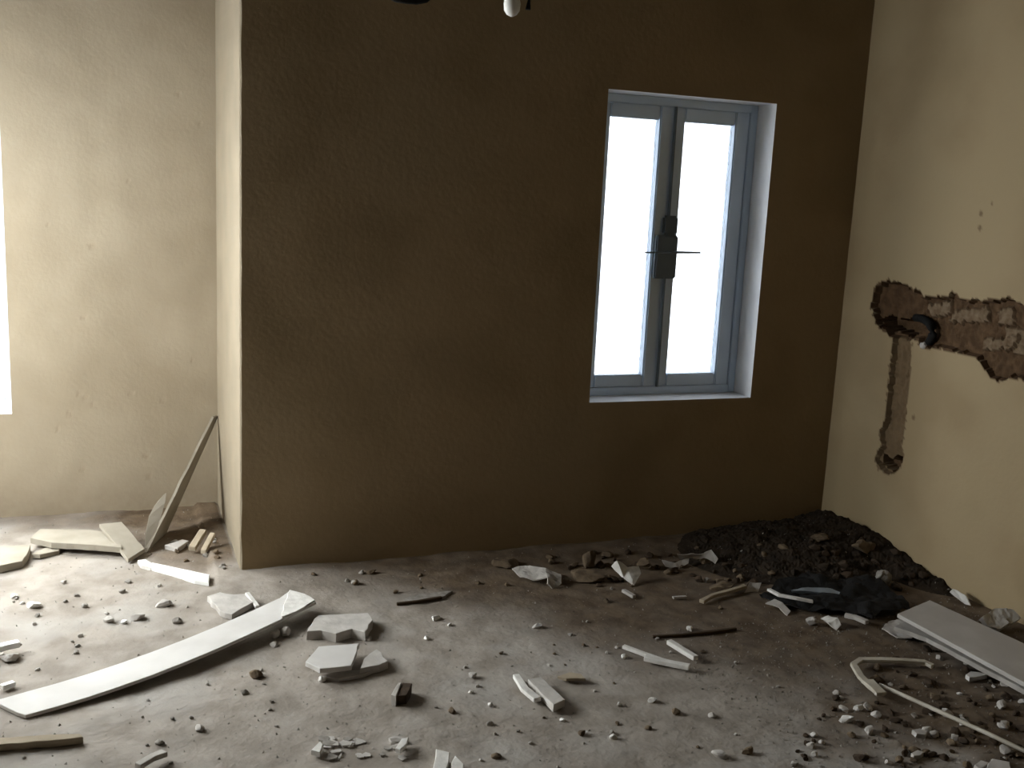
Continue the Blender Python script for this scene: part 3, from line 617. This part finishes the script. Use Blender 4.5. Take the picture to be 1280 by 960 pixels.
# ------------------------------------------------------------------ crumbs and clods, each one a thing
rocks = [rock_mesh(k) for k in range(7)]
used = {}
def pebble(px, py, size, m, name, label, cat, group=None, stretch=1., lift=0.):
    me = rnd.choice(rocks); key = (me.name, m.name)
    if key not in used:
        c = me.copy(); c.materials.clear(); c.materials.append(m); used[key] = c
    o = bpy.data.objects.new(name, used[key]); C.objects.link(o)
    p = on_floor(px, py, 0); dist = (p-Vector((0, 0, EYE))).length
    s = size*dist/FPX; a = rnd.uniform(0, 6.28)
    o.scale = (s*1.15*stretch, s*1.0, s*.8); o.rotation_euler = (rnd.uniform(-.3, .3), rnd.uniform(-.3, .3), a)
    o.location = (p.x, p.y, p.z+s*.22+lift)
    tag(o, label, cat, group); return o
SINGLE = [
 (42, 759, 13, m_tile, 'brightest white crumb on the sunlit floor in front of the alcove', 1.3),
 (18, 747, 9, m_white, 'white crumb nearest the alcove slab', 1), (136, 777, 10, m_gyp, 'dull oval crumb beside a white dot on the left floor', 1.2),
 (155, 779, 7, m_tile, 'white dot beside the dull oval crumb', 1), (205, 757, 14, m_gyp, 'pale flat lump midway between the bright strip and the long board', 1.4),
 (172, 774, 13, m_gyp, 'grey lump beside the white dot, before the long board', 1.3), (222, 778, 11, m_grey, 'dark grey lump close behind the long board', 1.2),
 (105, 759, 8, m_grey, 'dark crumb in the pale scuffed patch of the left floor', 1), (320, 845, 15, m_clod, 'dark clod in front of the long board', 1.2),
 (249, 912, 11, m_gyp, 'upright pale chip with a dark shadow in front of the long board', 1), (200, 930, 9, m_grey, 'narrow dark crumb above the broken pale chip', 1.3),
 (306, 867, 9, m_grey, 'grey crumb between the dark clod and the near floor', 1.2), (342, 807, 9, m_gyp, 'small crumb below the propping lumps', 1.2),
 (544, 775, 10, m_white, 'white pointed crumb right of the rough plaster chunk', 1.4), (562, 782, 6, m_white, 'tiny white crumb next to the pointed crumb', 1),
 (533, 799, 7, m_tile, 'single bright round crumb below the pointed crumb', 1), (402, 851, 10, m_white, 'small white lump propping the smooth square slab', 1),
 (461, 800, 8, m_gyp, 'pale crumb between the rough chunk and the smooth slab', 1), (591, 846, 10, m_gyp, 'buff crumb with a shadow on the open floor left of the flake pair', 1),
 (588, 866, 6, m_white, 'pale crumb just below the buff crumb', 1), (613, 882, 7, m_white, 'round pale crumb left of the flake pair ends', 1),
 (612, 906, 8, m_gyp, 'greyish crumb lowest of the column beside the flake pair', 1), (703, 901, 7, m_tile, 'bright crumb just below the flake pair', 1),
 (671, 784, 9, m_gyp, 'low pale crumb on the shadow line under the window wall', 1.5), (780, 822, 8, m_tile, 'bright white crumb below the end of the long thin stick', 1),
 (815, 877, 10, m_white, 'large pale crumb on the near middle floor with a dark shadow', 1.2), (774, 882, 7, m_white, 'smaller pale crumb left of the large shadowed one', 1),
 (766, 923, 9, m_white, 'round pale crumb near the bottom edge of the middle floor', 1), (727, 918, 9, m_clod, 'dark clod left of the round pale crumb', 1.3),
 (862, 788, 9, m_white, 'white crumb sitting on the dark strip', 1), (810, 911, 8, m_clod, 'dark clod on the near floor under the sticks', 1),
 (620, 947, 10, m_clod, 'dark flat clod right of the pair of lumps at the bottom edge', 1.4), (565, 890, 9, m_clod, 'dark clod left of the column of crumbs', 1.2),
 (845, 891, 10, m_clod, 'flat dark clod right of the large pale crumb', 1.4), (1017, 920, 9, m_white, 'upright pale sliver on the dark near floor', 1),
 (1110, 955, 9, m_gyp, 'round pale crumb at the bottom edge below the rod', 1), (1095, 895, 12, m_gyp, 'buff round crumb below the hooked strip', 1),
 (1073, 887, 10, m_white, 'white crumb of the cluster left of the buff round crumb', 1.3), (1058, 902, 12, m_white, 'flat white crumb at the foot of the crumb cluster', 1.3),
 (1055, 888, 9, m_gyp, 'grey crumb at the back of the crumb cluster', 1.3), (1193, 924, 10, m_gyp, 'upright grey chip below the rod', 1),
 (1168, 920, 10, m_gyp, 'thin tilted chip left of the upright grey chip', 1.4), (1252, 884, 12, m_gyp, 'grey chip beyond the rod near the edge of the picture', 1.3),
 (1256, 857, 11, m_gyp, 'pale crumb at the foot of the lower stacked board', 1), (1184, 894, 13, m_gyp, 'lump lying on the long rod', 1.1),
 (935, 941, 11, m_clod, 'dark hollow clod on the near floor, below the dark strip', 1.6), (900, 946, 14, m_gyp, 'low pale patch of plaster left of the dark hollow clod', 1.5),
 (890, 896, 9, m_gyp, 'pale dim crumb on the near dark floor', 1.1), (1225, 300, 0, None, '', 1),
]
for px, py, s, m, lab, st in SINGLE:
    if s: pebble(px, py, s, m, 'clod' if m is m_clod else 'plaster_crumb', lab, 'clod' if m is m_clod else 'crumb', None, st)
def scatter(n, region, sizes, mats, name, label, cat, group):
    k = 0
    while k < n:
        px = rnd.uniform(min(p[0] for p in region), max(p[0] for p in region)); py = rnd.uniform(min(p[1] for p in region), max(p[1] for p in region))
        if not inside((px, py), region): continue
        q = on_floor(px, py)
        if not (q.x < XR-.04 and q.y < (YB-.04 if q.x > XP-.05 else YA-.05)): continue
        m = rnd.choice(mats); nm, lb, ct, gp = name, label, cat, group
        if name == 'clod' and m in (m_gyp, m_grey):
            nm, ct = 'plaster_crumb', 'crumb'; lb = lb.replace('small brown clod', 'small grey crumb').replace('dark clod', 'small grey crumb').replace('small clod', 'small grey crumb'); gp = gp.replace('clods', 'crumbs')
        if 'around the long rod' in lb:
            near = py > 856+(px-1099)*.458
            if m is m_clod2: lb = lb.replace('small brown', 'dark brown'); gp = gp.replace('clods', 'dark clods')
            lb = lb.replace('around the long rod', 'in front of the long rod' if near else 'between the long rod and the stacked boards'); gp += ', near side' if near else ', far side'
        pebble(px, py, rnd.uniform(*sizes), m, nm, lb, ct, gp, rnd.uniform(.9, 1.5)); k += 1
scatter(22, [(0, 712), (170, 712), (240, 735), (250, 790), (100, 830), (0, 860)], (3, 7), [m_gyp, m_grey, m_grey], 'plaster_crumb', 'tiny grey crumb on the bright floor between alcove and long board', 'crumb', 'crumbs behind the long board')
scatter(18, [(60, 915), (400, 800), (390, 960), (0, 960), (0, 935)], (3, 5.5), [m_grey, m_gyp, m_grey], 'plaster_crumb', 'tiny grey crumb on the floor in front of the long board', 'crumb', 'crumbs before the long board')
scatter(30, [(330, 718), (600, 712), (1000, 690), (960, 735), (700, 760), (400, 742)], (4, 10), [m_clod, m_clod, m_grey], 'clod', 'small brown clod along the foot of the window wall', 'clod', 'clods along the window wall')
scatter(40, [(600, 705), (760, 690), (1000, 680), (960, 735), (760, 738)], (5, 13), [m_clod2, m_clod2, m_clod], 'clod', 'dark clod among the rubble at the wall foot below the window', 'clod', 'clods below the window')
scatter(34, [(480, 780), (900, 760), (980, 830), (960, 960), (420, 960)], (3, 6), [m_clod, m_grey, m_gyp], 'plaster_crumb', 'tiny dull crumb on the open floor below the window wall', 'crumb', 'crumbs on the open floor')
scatter(110, [(1000, 900), (1060, 850), (1180, 800), (1280, 880), (1280, 960), (990, 960)], (4, 12), [m_clod, m_clod2, m_clod2, m_gyp], 'clod', 'small brown clod in the rubble around the long rod', 'clod', 'clods around the rod')
scatter(55, [(960, 715), (1030, 660), (1085, 672), (1180, 728), (1130, 750), (1050, 728)], (5, 13), [m_clod2, m_clod2, m_dirt], 'clod', 'dark clod lying on the dirt heap in the corner', 'clod', 'clods on the dirt heap')
scatter(14, [(190, 665), (270, 660), (285, 712), (215, 700)], (4, 9), [m_grey, m_clod], 'clod', 'small clod in the alcove behind the leaning board', 'clod', 'clods in the alcove')

# grit nobody could count
bm = bmesh.new()
for k in range(5200):
    while True:
        if rnd.random() < .45: x, y = rnd.uniform(1.7, XR-.02), rnd.uniform(1.9, 3.0)
        else: x, y = rnd.uniform(-.6, XR-.02), rnd.uniform(1.9, YA-.03)
        if x < XP-.02 or y < YB-.02: break
    s = rnd.choice((.0025, .003, .004, .006)); z = ground(x, y)
    q = [bm.verts.new((x+rnd.uniform(-1, 1)*s, y+rnd.uniform(-1, 1)*s, z+c*s)) for c in (-.3, -.3, -.2, .9)]
    for f in ((0, 1, 2), (0, 1, 3), (1, 2, 3), (0, 2, 3)): bm.faces.new([q[i] for i in f])
o = obj('grit', bm, m_grey, fl); tag(o, None, kind='stuff')

# ------------------------------------------------------------------ pipe stub in the chase
root = empty('pipe_stub', at_x(1152, 416, XR)); tag(root, 'black pipe end sticking out of the hacked hole in the right wall', 'pipe')
c0 = root.location
bm = bmesh.new(); pts = []
for k in range(9):
    a = math.radians(-60+150*k/8)
    pts.append(at_x(1147+21*math.cos(a)-2, 416-19*math.sin(a), XR-.006+.05*(abs(k-4)/4)**2*.9)-c0)
tube_bm(bm, pts, .017, 10); obj('elbow', bm, m_black, root, True)
bm = bmesh.new(); p = at_x(1153, 432, XR-.004)-c0; bmesh.ops.create_icosphere(bm, subdivisions=2, radius=.016)
for v in bm.verts: v.co = Vector((v.co.x*.9, v.co.y*1.2, v.co.z))*(1+.3*noise.noise(v.co*90)) + p + Vector((.008, 0, 0))
tag(obj('mortar_dab', bm, m_gyp, root), 'pale mortar dab')

# ------------------------------------------------------------------ things hanging from the ceiling, only their ends in view
yb = 3.1
p = at_y(640, 8, yb); root = empty('pendant_lamp', (p.x, p.y, ZC)); tag(root, 'bare white bulb on a wire, only its tip in view at the top', 'lamp')
d = p-root.location
bm = bmesh.new(); tube_bm(bm, [Vector((0, 0, 0)), Vector((.01, 0, -.25)), d+Vector((0, 0, .13))], .004); obj('wire', bm, m_black, root, True)
bm = bmesh.new(); tube_bm(bm, [d+Vector((0, 0, .14)), d+Vector((0, 0, .12)), d+Vector((0, 0, .07))], [.012, .019, .019], 14); obj('lamp_holder', bm, m_dark, root, True)
bm = bmesh.new(); prof = [(.072, .013), (.05, .015), (.03, .021), (.008, .026), (-.012, .024), (-.024, .016), (-.03, .004)]
tube_bm(bm, [d+Vector((0, 0, a)) for a, b in prof], [b for a, b in prof], 16); obj('bulb', bm, m_tile, root, True)
p2 = at_y(660, 12, yb)-root.location
bm = bmesh.new(); tube_bm(bm, [d+Vector((.01, 0, .12)), Vector((p2.x+.006, p2.y, p2.z+.08)), p2], [.006, .010, .009]); obj('loose_wire_end', bm, m_black, root, True)
p = at_y(508, 5, yb); bm = bmesh.new()
pts = [Vector((p.x-.14, yb, ZC))]+[Vector((p.x-.13*math.cos(a), yb, p.z+.012+.34*(1-math.sin(a))**1.6)) for a in [math.pi*k/14 for k in range(1, 14)]]+[Vector((p.x+.16, yb, ZC))]
tube_bm(bm, pts, .012, 8); o = obj('cable', bm, m_black, None, True); tag(o, 'black cable looping down from the ceiling, its lowest bend at the top edge', 'cable')
